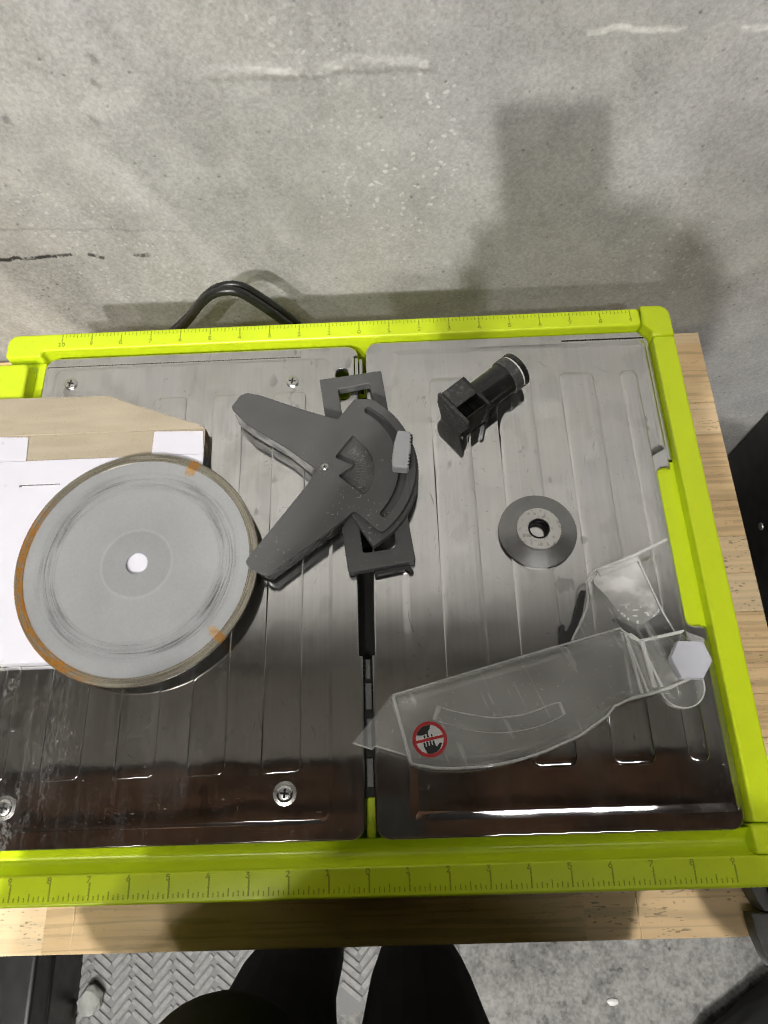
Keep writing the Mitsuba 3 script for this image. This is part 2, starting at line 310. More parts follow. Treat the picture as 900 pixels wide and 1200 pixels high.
def wood(p, n, uv, vert=False):
    x, y = p.x, p.y
    row = dr.floor((y + 0.0735) / 0.04)
    col = dr.floor((x + 3.0 + 0.37 * cell_rand(row, 5, 1)) / 0.47)
    k = cell_rand(row, col, 2); k2 = cell_rand(row, col, 7)
    g = fbm(x * 5 + 31 * k, (y + 0.006 * noise(x * 9, y * 20, 1)) * 95 + 9 * k2, 2, 4)
    ring = 0.5 + 0.5 * dr.sin((y + 0.02 * fbm(x * 3 + 9 * k, y * 20, 5, 2)) * 330 * (0.5 + k2) + 20 * k)
    pore = smoothstep(0.74, 0.88, noise(x * 230, y * 900, 6)) * smoothstep(0.25, 0.6, noise(x * 40, y * 120, 2))
    c = mix((0.74, 0.54, 0.31), (0.50, 0.33, 0.165), dr.clip(0.75 * g + 0.25 * ring * k2 - 0.05, 0, 1)) * (0.84 + 0.30 * k)
    pore = pore * (0.25 + 0.75 * smoothstep(0.35, 0.6, k2))
    c = c * (1 - 0.20 * smoothstep(0.55, 0.75, noise(x * 14 + 20 * k, y * 420 + 3 * g, 8)))
    c = mix(c, mi.Color3f(0.76, 0.62, 0.42), 0.55 * smoothstep(0.6, 0.9, k2))
    return c * (1 - 0.5 * pore)


scene['mat_wood'] = pri(wood, 0.42, specular=0.35)
scene['mat_frame_steel'] = pri((0.02, 0.02, 0.02), 0.45)
scene['mat_ceiling'] = pri(lambda p, n, uv: mix((0.22, 0.105, 0.05), (0.05, 0.026, 0.014), smoothstep(0.3, 0.7, fbm(p.x * 2.2, p.y * 9, 2, 3))), 0.7)
scene['mat_beam'] = pri((0.58, 0.57, 0.54), 0.7)
scene['mat_mat'] = pri(lambda p, n, uv: mi.Color3f(0.26, 0.26, 0.255) + 0.12 * (fbm(p.x * 120, p.y * 120, 2, 3) - 0.5) + 0.04 * (noise(p.x * 700, p.y * 700, 3) - 0.5), 0.6)
scene['mat_mat_base'] = pri((0.20, 0.20, 0.197), 0.7)  # darker than the ribs, standing in for shade between them
scene['mat_cloth'] = bump(pri((0.010, 0.010, 0.0108), 0.9), lambda p, n, uv: 0.010 * fbm(p.x * 9, p.y * 9, p.z * 14, 3), eps=3e-3)
scene['mat_skin'] = pri((0.50, 0.29, 0.20), 0.5)
scene['mat_hair'] = pri((0.03, 0.02, 0.015), 0.5)
scene['mat_case'] = pri(lambda p, n, uv: mi.Color3f(0.006) + 0.008 * noise(p.x * 60, p.y * 60, p.z * 60), 0.4)
scene['mat_grey_plastic'] = pri((0.10, 0.10, 0.10), 0.5)
scene['mat_grey_reflection'] = pri((0.03, 0.03, 0.03), 0.5)  # tone of the bracket reflection laid on the deck
scene['mat_cable'] = pri((0.012, 0.012, 0.012), 0.33)
scene['mat_stone'] = pri(lambda p, n, uv: mi.Color3f(0.36, 0.365, 0.34) + 0.16 * (fbm(p.x * 90, p.y * 90, p.z * 90, 3) - 0.5), 0.9)
scene['mat_shade'] = pri((0.05, 0.05, 0.05), 0.5)

# ------------------------------------------------------------------ setting: wall, floor, ceiling
add('wall', bx(-4, 4, YW, YW + 0.2, ZF, 2.6), 'mat_wall'); tag('wall', 'grey bare concrete wall behind the bench', kind='structure')
add('wall_behind', bx(-4, 4, -4.2, -4, ZF, 2.6), 'mat_floor'); tag('wall_behind', 'grey concrete wall behind the photographer', kind='structure')
add('floor', bx(-4, 4, -4, YW, ZF - 0.1, ZF), 'mat_floor'); tag('floor', 'grey concrete floor', kind='structure')
pl = []
for k in range(22):
    pl.append(bx(-4, 4, 0.21 - 0.19 * (k + 1) + 0.02, 0.21 - 0.19 * k - 0.02, 2.50, 2.55, 0.003))
add('ceiling', cat(pl + [bx(-4, 4, -4, YW, 2.6, 2.65)]), 'mat_ceiling'); tag('ceiling', 'brown boarded ceiling', kind='structure')
add('ceiling_beam', bx(-4, 4, 0.215, YW, 2.45, 2.6), 'mat_beam'); tag('ceiling_beam', 'pale unseen beam along the top of the wall, lightening the deck reflection', kind='structure')  # unseen beam, kept pale so its reflection lightens the deck

# lamps
LAMP_LABELS = ['black pendant lamp hung furthest back, right of the leftmost lamp', 'black pendant lamp hung furthest left of all the lamps', 'black pendant lamp hung furthest right of all the lamps', 'black pendant lamp hung nearest to the wall, left of the person']
for k, ((x, y, z), L) in enumerate(LAMPS):
    t = 'pendant_lamp' + (f'_{k:03d}' if k else '')
    sh = rev([(0.03, 0.13), (0.05, 0.125), (0.075, 0.09), (0.13, 0.0), (0.127, 0.0), (0.072, 0.087), (0.048, 0.12), (0.03, 0.125), (0.03, 0.13)], 40)
    add(t + '__shade', at(sh, x, y, z - 0.01), 'mat_shade', 40)
    add(t + '__cord', tube([(x, y, z + 0.12), (x, y, z + 0.2), (x, y, 2.6)], 0.004, 8), 'mat_cable')
    b = trimesh.creation.icosphere(3, 0.03)
    scene[t + '__bulb'] = mikit.ply(at(b, x, y, z + 0.04), 'mat_label_white', True, emitter={'type': 'area', 'radiance': {'type': 'rgb', 'value': [L * 1.0, L * 0.975, L * 0.93]}})
    tag(t, LAMP_LABELS[k], 'lamp', 'pendant lamps behind the photographer')

(tx0, tx1), ty, tz, tl = ADDED_PANEL
t = 'added_panel_lamp'  # added lamp, gives the raised deck edge its bright line and fills the right side
add(t + '__housing', bx(tx0 - 0.02, tx1 + 0.02, ty - 0.09, ty + 0.09, tz + 0.003, tz + 0.05, 0.004), 'mat_label_white', 35)
pm = bx(tx0, tx1, ty - 0.07, ty + 0.07, tz - 0.002, tz + 0.002)
scene[t + '__diffuser'] = mikit.ply(pm, 'mat_label_white', False, emitter={'type': 'area', 'radiance': {'type': 'rgb', 'value': [tl, tl * 0.98, tl * 0.95]}})
for x in (tx0 + 0.1, tx1 - 0.1):
    add(t + '__cord', tube([(x, ty, tz + 0.05), (x, ty, tz + 0.15), (x, ty, 2.5)], 0.003, 8), 'mat_cable')
tag(t, 'added long white panel lamp, unseen above and behind the person', 'lamp')

# ------------------------------------------------------------------ workbench
wb = 'workbench'
ys = [-0.0735 + 0.04 * k for k in range(16)]; ys[-1] = 0.5412
for k in range(15):
    r = random.Random(50 + k); xs = [-1.1]
    while xs[-1] < 0.3874:
        xs.append(xs[-1] + r.uniform(0.3, 0.6))
    if 0.3874 - xs[-2] < 0.12 and len(xs) > 2: xs.pop(-2)
    xs[-1] = 0.3874
    for a, b in zip(xs, xs[1:]):
        d = r.uniform(0, 0.0004)
        add(wb + '__stave', bx(a + 0.0001, b - 0.0001, ys[k] + 0.0001, ys[k + 1] - 0.0001, ZB - 0.036, ZB - d, 0.0007), 'mat_wood', 40)
for x in (-1.05, 0.31):
    for y in (-0.05, 0.48):
        add(wb + '__leg', bx(x, x + 0.05, y, y + 0.05, ZF, ZB - 0.037, 0.003), 'mat_frame_steel')
add(wb + '__apron', bx(-0.999, 0.309, 0.0, 0.03, ZB - 0.12, ZB - 0.037, 0.002), 'mat_frame_steel')
tag(wb, 'pale butcher block workbench with black legs standing against the concrete wall', 'workbench')

# ------------------------------------------------------------------ the saw: green frame, steel deck
S = 'tile_saw'
outer = rrect(-0.301, -0.0120, 0.2595, 0.4190, 0.014)
inner = rrect(-0.288, 0.006, 0.240, 0.404, 0.01)
add(S + '__base_tray', cat([bev(outer.difference(inner), ZB + 0.004, -0.0125, 0.002), bx(-0.289, 0.241, 0.005, 0.405, -0.075, -0.07)]), 'mat_green', 35)
add(S + '__rear_rail', bev(rnd(unary_union([sbox(-0.2905, 0.4040, 0.2370, 0.4212), rrect(-0.3015, 0.4040, 0.1, 0.4212, 0.0085), sbox(-0.3015, 0.398, -0.27, 0.412)]), 0.003), -0.013, 0.006, 0.0022), 'mat_green', 35)
cor = rrect(0.20, 0.36, 0.2615, 0.4222, 0.010, 8).intersection(unary_union([sbox(0.2375, 0.4030, 0.27, 0.43), sbox(0.2437, 0.3915, 0.27, 0.43), Polygon([(0.2375, 0.4035), (0.2441, 0.4035), (0.2441, 0.396)])])).buffer(0)
add(S + '__corner_block', bev(cor, -0.013, 0.0085, 0.003), 'mat_green', 35)
add(S + '__right_rail', cat([bev(rrect(0.2434, 0.022, 0.2612, 0.3908, 0.002), -0.012, 0.0075, 0.0016), bx(0.2285, 0.2434, 0.14, 0.29, -0.012, -0.004)]), 'mat_green', 35)
fc = rnd(unary_union([sbox(-0.3015, 0.0045, -0.283, 0.03), sbox(0.2430, 0.0035, 0.265, 0.0215)]), 0.002)
for _g in fc.geoms: add(S + '__corner_block', bev(_g, -0.013, 0.004, 0.002), 'mat_green', 35)
add(S + '__front_rail', bev(rrect(-0.3015, -0.0150, 0.2645, 0.0033, 0.002), -0.016, 0.0022, 0.0018), 'mat_green', 35)
th = np.linspace(0, 1, 9); gy = 0.0034 + 0.0155 * th; gz = -0.0015 - 0.0075 * np.sin(np.pi * np.clip(th * 1.05, 0, 1)) ** 0.8
gv = np.array([(x, y, z) for x in (-0.30, 0.2445) for y, z in zip(gy, gz)])
gf = np.array([(i, i + 1, i + 10, i + 9) for i in range(8)])[:, ::-1]
add(S + '__drain_channel', (gv, gf), 'mat_green', True)
add(S + '__left_ledge', cat([bx(-0.306, -0.2695, 0.018, 0.3975, -0.02, -0.0035, 0.001)]), 'mat_green', 35)
add(S + '__fence_clamp', bev(rrect(-0.33, 0.30, -0.2765, 0.3885, 0.004), -0.003, 0.011, 0.0025), 'mat_green', 35)

ld = rrect(-0.268, 0.0178, -0.0018, 0.3995, 0.010, 6).difference(unary_union([disk(-0.0152, 0.3715, 0.0054), disk(-0.0142, 0.3525, 0.0054), sbox(-0.0045, 0.137, 0.01, 0.30), sbox(-0.005, 0.362, 0.01, 0.389)]))
rd = rrect(0.0048, 0.0175, 0.2424, 0.4020, 0.010, 6)
rd = rd.difference(unary_union([rrect(0.2288, 0.150, 0.26, 0.274, 0.005), sbox(0.2395, 0.149, 0.26, 0.28), sbox(0.0, 0.137, 0.0066, 0.30)]))
add(S + '__deck_panel', bev(ld, -0.0030, 0.0, 0.0014, 4), 'mat_steel', 35)
add(S + '__deck_panel_001', bev(rd, -0.0030, 0.0, 0.0014, 4), 'mat_steel', 35)
add(S + '__deck_panel__raised_field', bev(rrect(-0.259, 0.0285, -0.0232, 0.3885, 0.0095, 6), -0.001, 0.0009, prof=[(0.0, -0.00055), (0.0008, -0.00036), (0.0024, -0.00004), (0.0028, 0.0)]), 'mat_steel', 30)
add(S + '__deck_panel_001__raised_field', bev(rnd(Polygon([(0.028, 0.0285), (0.2405, 0.0285), (0.2405, 0.140), (0.2262, 0.146), (0.2262, 0.284), (0.2388, 0.291), (0.2388, 0.3925), (0.028, 0.3925)]), 0.004), -0.001, 0.0014, prof=[(0.0, -0.00104), (0.0012, -0.00077), (0.0030, -0.00041), (0.0050, -0.00003), (0.0056, 0.0)]), 'mat_steel', 30)
for x0, x1 in ((-0.2555, -0.2455), (-0.2218, -0.194), (-0.1708, -0.1432), (-0.1216, -0.0958), (-0.0715, -0.0447)):
    add(S + '__deck_panel__rib', bev(rrect(x0, 0.0595, x1, 0.3555, 0.0045), 0.0005, 0.0016, 0.0007, 2, bw=0.0014), 'mat_steel', 50)
for x0, x1 in ((0.0565, 0.087), (0.1095, 0.1395), (0.163, 0.191), (0.2125, 0.2265)):
    add(S + '__deck_panel_001__rib', bev(rrect(x0, 0.0585, x1, 0.363, 0.006), 0.0002, 0.0028, 0.0012, 6, bw=0.0055), 'mat_steel', 60)
add(S + '__rear_seam', bx(0.17, 0.2385, 0.3945, 0.3957, -0.001, 0.00035), 'mat_void')
add(S + '__rear_seam', bx(-0.266, -0.05, 0.3902, 0.3906, -0.001, 0.0003), 'mat_void')
# black boxes stand in for the dark void under the slot; hinge pieces
add(S + '__slot_void', cat([bx(-0.012, 0.014, 0.135, 0.33, -0.05, -0.02), bx(-0.004, 0.0085, 0.044, 0.1355, -0.02, -0.006), bx(-0.03, 0.02, 0.335, 0.366, -0.05, -0.03)]), 'mat_void')
for y0, y1, w in ((0.1, 0.118, 0.0022), (0.074, 0.094, 0.0016), (0.05, 0.068, 0.0022), (0.121, 0.1345, 0.0016)):
    add(S + '__slot_hinge', bx(0.0017 - w, 0.0017 + w, y0, y1, -0.006, -0.0025, 0.0006), 'mat_grey_plastic')
add(S + '__slot_bracket', cat([bx(-0.0043, -0.0018, 0.364, 0.388, -0.02, -0.0015), bx(-0.001, 0.002, 0.364, 0.388, -0.02, -0.003, 0.0008)]), 'mat_steel_clean')
add(S + '__slot_rail', bx(-0.0012, 0.0042, 0.019, 0.0435, -0.02, -0.009), 'mat_green')


def screw(key, x, y, z, r=0.0054, washer=None):
    head = rev([(0, 0), (r, 0), (r, 0.0008), (r * 0.9, 0.0014), (r * 0.7, 0.0018), (0, 0.0020)], 28)
    cr = cat([bx(-r * 0.55, r * 0.55, -r * 0.13, r * 0.13, 0.0012, 0.004), bx(-r * 0.13, r * 0.13, -r * 0.55, r * 0.55, 0.0012, 0.004)])
    h = man(head) - m3.Manifold.cube([r * 1.1, r * 0.26, 0.003], True).translate([0, 0, 0.0022]) - m3.Manifold.cube([r * 0.26, r * 1.1, 0.003], True).translate([0, 0, 0.0022])
    parts = [at(tri(h), x, y, z, 0.4 + x * 9)]
    if washer: parts.append(at(rev([(r * 1.02, 0), (washer, 0), (washer, 0.0004), (r * 1.02, 0.0007)], 32), x, y, z))
    k = add(key, cat(parts), 'mat_steel_clean', 35)
    add(k + '__recess_shade', at(cat([bx(-r * 0.54, r * 0.54, -r * 0.125, r * 0.125, 0.0008, 0.00105), bx(-r * 0.125, r * 0.125, -r * 0.54, r * 0.54, 0.0008, 0.00108)]), x, y, z, 0.4 + x * 9), 'mat_void')  # dark cross put in for the shade inside the cut
    return k


screw(S + '__screw', -0.2429, 0.3725, 0.0009); screw(S + '__screw', -0.0563, 0.3658, 0.0009)
screw(S + '__screw', -0.0548, 0.0475, 0.0009, washer=0.0078); screw(S + '__screw', -0.2416, 0.0440, 0.0009, washer=0.0078)


def ruler(part, z, y_num, num_h, ticks, numbers):
    bars = [bx(x - w / 2, x + w / 2, min(a, b), max(a, b), z - 0.0003, z + 0.0004, 0.0002) for x, a, b, w in ticks]
    k = add(part + '__ruler_marks', cat(bars), 'mat_green_mark_shade'); tag(k, 'embossed inch marks along the rail', kind='stuff')
    for n, x in numbers:
        t = meshkit.text_mesh(n, num_h, 0.0006, bold=True)
        t.apply_translation([x - t.bounds[:, 0].mean(), y_num, z - 0.0002])
        add(part + '__numeral', t, 'mat_green_mark_shade')


IN = 0.0254
tk = []
for k in range(-11 * 8, 9 * 8 + 1):
    x = k * IN / 8
    if k % 8 == 0: tk.append((x, -0.0016, -0.0118, 0.0009))
    else: tk.append((x, -0.0118 + (0.0048 if k % 4 == 0 else 0.0034 if k % 2 == 0 else 0.0026), -0.0118, 0.0006))
ruler(S + '__front_rail', 0.0022, -0.0016, 0.0036, tk, [(str(abs(k)), k * IN - 0.0008) for k in range(-11, 10)])
tk = []
for k in range(-10 * 8, 9 * 8 + 1):
    x = k * IN / 8
    if k % 8 == 0: tk.append((x, 0.4190, 0.4118, 0.0008))
    else: tk.append((x, 0.4190, 0.4190 - (0.0036 if k % 4 == 0 else 0.0028), 0.00055))
ruler(S + '__rear_rail', 0.006, 0.4074, 0.0036, tk, [(str(abs(k)), k * IN) for k in range(-10, 10)])
tag(S, 'lime green tabletop tile saw with a ribbed stainless steel deck', 'tile saw')

# ------------------------------------------------------------------ carton and blade on its left
O = {}
O['gauge_plate_a'] = [(-3.8, 332.7), (-10.9, 323.1), (-16.9, 315.0), (-45.8, 326.1), (-76.4, 339.2), (-87.7, 342.5), (-93.7, 340.5), (-100.6, 329.7), (-87.4, 314.9), (-55.1, 292.3), (-32.4, 273.5), (-40.0, 260.5), (-82.4, 204.0), (-83.2, 201.2), (-78.4, 196.2), (-68.1, 191.1), (-65.1, 192.3), (-14.4, 229.8), (-4.9, 238.1), (13.3, 221.3), (16.1, 220.6)]
O['gauge_pivot'] = [(-26.3, 274.3)]
O['gauge_window'] = [(-5.2, 301.0), (4.5, 290.7), (9.5, 280.7), (10.4, 268.9), (7.7, 258.5), (4.7, 252.4), (1.8, 251.1), (-15.1, 265.8), (-16.1, 267.9), (-4.5, 274.9), (-18.0, 281.9), (-18.3, 284.1)]
O['gauge_knob'] = [(29.8, 296.6), (39.4, 294.9), (40.2, 291.7), (37.1, 266.1), (35.3, 264.3), (24.8, 266.0), (24.5, 272.2), (26.6, 285.9)]
O['gauge_base'] = [(-32.7, 360.7), (17.6, 366.8), (38.5, 204.0), (37.5, 202.1), (-10.2, 195.1), (-11.1, 198.1)]
O['gauge_win_top'] = [(-17.7, 350.7), (8.0, 355.0), (13.3, 318.1), (-12.7, 317.0)]
O['gauge_win_bot'] = [(-3.9, 248.4), (23.1, 247.2), (24.3, 214.5), (22.4, 212.9), (1.6, 210.2), (0.1, 211.8)]
O['gauge_clip'] = [(7.3, 201.3), (32.0, 204.3), (37.3, 195.2), (34.4, 194.3), (30.8, 197.4), (8.5, 193.3)]
O['guard_tip'] = [(-7.7, 76.1), (18.8, 105.2), (29.0, 62.6), (27.0, 67.4), (6.9, 73.8), (4.6, 71.9)]
O['guard_ridge'] = [(19.3, 103.6), (29.0, 62.8)]
O['guard_top'] = [(18.9, 104.6), (34.6, 108.5), (121.5, 130.7), (172.8, 143.4), (177.8, 139.7), (183.8, 134.6), (213.7, 140.2), (219.7, 131.9), (216.3, 110.9), (198.8, 103.5), (171.0, 97.2), (161.0, 93.0), (154.8, 86.7), (136.7, 75.8), (114.3, 67.2), (96.7, 62.4), (76.5, 59.2), (56.5, 58.6), (43.8, 59.2), (28.9, 62.4)]
O['guard_arc1'] = [(48.7, 96.4), (57.3, 93.3), (67.4, 90.8), (76.0, 89.2), (84.6, 88.2), (93.4, 88.6), (102.2, 89.7), (109.7, 91.6), (117.3, 94.2), (126.0, 96.4)]
O['guard_arc2'] = [(45.3, 88.0), (58.2, 83.8), (72.4, 80.2), (86.7, 79.0), (104.2, 80.6), (116.0, 83.7), (128.4, 88.9)]
O['guard_hex'] = [(198.6, 121.1), (205.2, 131.7), (221.1, 130.8), (224.6, 118.2), (216.7, 107.3), (202.8, 108.2)]
O['guard_arm'] = [(139.6, 135.1), (142.1, 138.6), (151.2, 153.5), (156.8, 168.1), (157.5, 178.6), (168.5, 188.9), (195.0, 198.8), (199.5, 181.6), (206.6, 155.8), (212.5, 141.1), (208.1, 132.7), (187.2, 133.4)]
O['guard_flange'] = [(165.3, 187.1), (193.0, 197.1), (217.5, 208.0)]
O['guard_dust'] = [(159.6, 179.7), (168.2, 188.6), (194.4, 196.9), (199.1, 181.3), (206.2, 155.6), (190.4, 146.0), (177.2, 152.3), (169.4, 167.3)]
O['guard_bars'] = [(175.1, 133.3), (179.2, 100.1), (184.7, 133.6), (187.8, 103.7), (195.5, 125.0), (196.7, 108.7), (189.7, 146.8), (195.5, 125.0)]
O['cable'] = [(-192.6, 485.0, -75.9), (-165.9, 485.0, -48.6), (-144.2, 485.0, -23.0), (-127.5, 485.0, -13.6), (-114.3, 485.0, -14.5), (-101.2, 485.0, -27.1), (-85.2, 485.0, -49.0), (-68.7, 485.0, -76.4)]
O['guard_reflection'] = [(156.0, 177.4), (159.6, 176.7), (154.9, 159.9), (145.3, 141.9), (141.2, 137.9), (136.0, 138.6), (138.3, 152.5), (141.3, 153.0), (141.0, 145.7), (147.8, 156.5)]
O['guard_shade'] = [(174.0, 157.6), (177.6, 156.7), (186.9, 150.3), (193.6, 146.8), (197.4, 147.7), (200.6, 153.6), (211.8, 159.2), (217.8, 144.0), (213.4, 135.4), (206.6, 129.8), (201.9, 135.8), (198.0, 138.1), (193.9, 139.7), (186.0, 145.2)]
K = 'carton'
add(K + '__box_body', bx(-0.37, -0.1222, 0.1372, 0.2952, 0.0022, 0.0140, 0.0006), 'mat_card', 35)
add(K + '__inner_tray', bx(-0.37, -0.1228, 0.2954, 0.3185, 0.0022, 0.0125, 0.0004), 'mat_kraft', 35)
fl = Polygon([(-0.37, 0.3185), (-0.37, 0.3525)] + mm([(-204.1, 350.2), (-197, 348.2), (-186.0, 343.2), (-150, 329.5), (-127.3, 321.0), (-122.6, 317.6)]))
f = bev(fl, 0, 0.0007, 0.0002); f.vertices[:, 2] += 0.0129 + (f.vertices[:, 1] - 0.3185) * 0.09 + 0.0006 * np.sin(f.vertices[:, 0] * 40)
add(K + '__flap', f, 'mat_kraft', 35)
add(K + '__side_tab', bev(rnd(Polygon(mm([(-163.1, 317.0), (-124.2, 315.6), (-122.4, 295.4), (-163.4, 295.6)])), 0.001), 0.0127, 0.0136, 0.0002), 'mat_card', 35)
add(K + '__side_tab', bev(rnd(Polygon(mm([(-300, 318.4), (-263.7, 316.2), (-262.2, 295.4), (-300, 295.5)])), 0.001), 0.0127, 0.0136, 0.0002), 'mat_card', 35)
add(K + '__crease', cat([tube([(-0.37, 0.3187, 0.0128), (-0.2, 0.3187, 0.0129), (-0.1235, 0.3187, 0.0129)], 0.0011, 8)]), 'mat_kraft', True)
add(K + '__print_line', cat([bx(-0.262, -0.232, 0.2735, 0.2742, 0.01405, 0.0142), bx(-0.2635, -0.2615, 0.2725, 0.2742, 0.01405, 0.0142)]), 'mat_grey_plastic')
tag(K, 'flat white and brown cardboard carton lying open on the steel deck under the round blade', 'carton')

Bk = 'saw_blade'
zc = 0.0152
core = rev([(0.0081, 0), (0.0825, 0), (0.0825, 0.0016), (0.0081, 0.0016), (0.0081, 0)], 128)
rim = rev([(0.0825, -0.0004), (0.0887, -0.0004), (0.0890, 0.0), (0.0890, 0.0017), (0.0887, 0.0021), (0.0825, 0.0021), (0.0825, -0.0004)], 160)
add(Bk + '__core', at(core, BX, BY, zc), 'mat_blade', 35)
add(Bk + '__rim', at(rim, BX, BY, zc), 'mat_rim', 35)
tag(Bk, 'round grey steel diamond blade with a rusty rim lying on the white carton', 'saw blade')

# ------------------------------------------------------------------ rip gauge with protractor plate
Gk = 'angle_gauge'
pv = V(mm(O['gauge_pivot'])[0])
def arc(c, r, a0, a1, n=24): return [(c[0] + r * math.cos(t), c[1] + r * math.sin(t)) for t in np.linspace(a0, a1, n)]
arm = mm(O['gauge_plate_a'])
ga = [tuple(q) for q in arc(pv, 0.0680, -0.905, 1.02, 30)]
i_start = [q for q in arm]
plate = Polygon(ga + i_start[:-1]).buffer(0)
plate = rnd(plate, 0.0025)
win = rnd(Polygon(mm(O['gauge_window'])), 0.0008)
slot_c = [(x, y) for x, y in arc(pv, 0.0583, math.radians(-42), math.radians(55), 24)]
slot = LineString(slot_c).buffer(0.0030, quad_segs=6)
plate = plate.difference(win).difference(slot)
add(Gk + '__protractor_plate', bev(plate, 0.0200, 0.0240, 0.0005, 2, True), 'mat_gauge', 35)
base = rnd(Polygon(mm(O['gauge_base'])), 0.001)
base = base.difference(unary_union([rnd(Polygon(mm(O['gauge_win_top'])), 0.0015), rnd(Polygon(mm(O['gauge_win_bot'])), 0.0015)]))
add(Gk + '__underside_shade', bev(plate.buffer(-0.0012), 0.0188, 0.0199), 'mat_ink')  # black sheet added to darken the mirror image of the plate
add(Gk + '__base_frame', bev(base, 0.0030, 0.0105, 0.0009, 3), 'mat_gauge', 35)
dial = disk(pv[0], pv[1], 0.0690, 24).intersection(Polygon([tuple(pv + V([-0.004, 0])), tuple(pv + 0.12 * V([math.cos(-1.05), math.sin(-1.05)])), tuple(pv + 0.12 * V([1, 0])), tuple(pv + 0.12 * V([math.cos(1.15), math.sin(1.15)]))])).union(disk(pv[0], pv[1], 0.012))
add(Gk + '__dial', bev(affinity.translate(dial, 0.0012, -0.0012), 0.0108, 0.0172, 0.0008), 'mat_gauge', 35)
tm = []
for k in range(-16, 15):
    a = math.radians(2 + k * 2.8); r0, r1 = (0.0225, 0.031) if k % 2 == 0 else (0.0265, 0.031)
    b = at(bx(r0, r1, -0.00022, 0.00022, 0.0171, 0.0175), pv[0], pv[1], 0, a); tm.append(b)
for tx, a in (('0', 24), ('15', 6), ('30', -12), ('45', -32)):
    t = meshkit.text_mesh(tx, 0.003, 0.0004); t.apply_translation([-t.bounds[:, 0].mean(), 0, 0.0171])
    tm.append(at(t, pv[0] + 0.0335 * math.cos(math.radians(a)), pv[1] + 0.0335 * math.sin(math.radians(a)) - 0.0015, 0, -0.15))
add(Gk + '__dial__scale_marks', cat(tm), 'mat_dial_mark')
screw(Gk + '__pivot_screw', pv[0], pv[1], 0.0240, 0.0031)
add(Gk + '__pivot_boss', at(rev([(0, 0), (0.0062, 0), (0.0058, 0.0006), (0, 0.0006)], 32), pv[0] - 0.0005, pv[1] - 0.0005, 0.0237), 'mat_gauge', 35)
kn = rnd(Polygon(mm(O['gauge_knob'])), 0.0012)
kb = bev(affinity.translate(kn, -0.0006, 0.002), 0.0243, 0.0335, 0.0016, 3)
kt = []
ax = V([0.0384, 0.281]); 
for k in range(10):
    if 3 <= k <= 5: continue
    kt.append(at(bx(-0.0011, 0.0011, -0.0005, 0.0005, 0.026, 0.0334), 0.0392 - 0.00034 * k, 0.2935 - 0.0027 * k, 0, 0.1))
add(Gk + '__locking_knob', kb, 'mat_knob', 35)
add(Gk + '__locking_knob__grip', cat(kt), 'mat_frame_steel')
def wall_strip(path, z0, z1, w):
    return bev(LineString(path).buffer(w / 2, cap_style=2, join_style=2), z0, z1, 0.0003)
add(Gk + '__fence_lip', wall_strip(mm([(-97.2, 326.2), (-86.5, 316.4), (-54.6, 294.4), (-35.0, 276.5)]), 0.004, 0.0202, 0.0022), 'mat_lip', 35)
add(Gk + '__fence_lip', wall_strip(mm([(-80.0, 203.5), (-77.0, 198.5), (-66.5, 193.9), (-14.6, 232.0)]), 0.006, 0.0202, 0.0022), 'mat_ink', 35)  # lower lip coloured black so its image in the steel stays dark
add(Gk + '__clip', bev(rnd(Polygon(mm(O['gauge_clip'])), 0.0008), 0.0022, 0.0060, 0.0006), 'mat_black', 35)
tag(Gk, 'dark grey plastic protractor gauge with two splayed arms lying across the blade slot', 'angle gauge')

# ------------------------------------------------------------------ black spout fitting
N = 'spout_fitting'
aa = math.radians(37.5); u = V([math.cos(aa), math.sin(aa), 0]); nn = V([math.sin(aa), -math.cos(aa), 0]); up = V([0, 0, 1.0])
P0 = V([0.0722, 0.3165, 0.0172])
def onax(mesh, s): return frame(mesh, P0 + u * s, nn, up, u)
ring = lambda r0, r1, a, b: rev([(r0, a), (r1 - 0.0006, a), (r1, a + 0.0006), (r1, b - 0.0006), (r1 - 0.0006, b), (r0, b), (r0, a)], 48)
add(N + '__barrel', onax(ring(0.0112, 0.0132, 0.024, 0.064), 0), 'mat_black', 35)
add(N + '__mouth_ring', onax(ring(0.0112, 0.0148, 0.0645, 0.0685), 0), 'mat_black', 35)
add(N + '__collar', onax(ring(0.0110, 0.0146, 0.0545, 0.0628), 0), 'mat_black_dust', 35)
add(N + '__seal', onax(ring(0.0110, 0.0141, 0.0629, 0.0644), 0), 'mat_white_dust', 35)
pls = rnd(Polygon([(-0.0168, 0.0152), (0.0168, 0.0152), (0.0168, 0.004), (0.0100, -0.0150), (-0.0100, -0.0150), (-0.0168, 0.004)]), 0.0008)
add(N + '__end_plate', onax(bev(pls, -0.0015, 0.0015, 0.0006, 2, True), 0), 'mat_black_dust', 35)
hb = rrect(-0.0140, -0.0140, 0.0140, 0.0140, 0.001).difference(sbox(-0.0122, -0.0122, 0.0122, 0.02))
add(N + '__housing', onax(cat([bev(hb, 0.0015, 0.0215, 0.0003), bev(rrect(-0.0160, -0.0150, 0.0160, 0.0150, 0.001).difference(disk(0, 0, 0.0112)), 0.0216, 0.0245, 0.0006)]), 0), 'mat_black', 35)
add(N + '__hood', onax(bev(sbox(-0.0150, 0.0142, 0.0015, 0.0160), 0.0016, 0.0215, 0.0004), 0), 'mat_black_dust', 35)
tag(N, 'small black plastic spout fitting with a ringed round barrel on the steel deck', 'spout fitting')

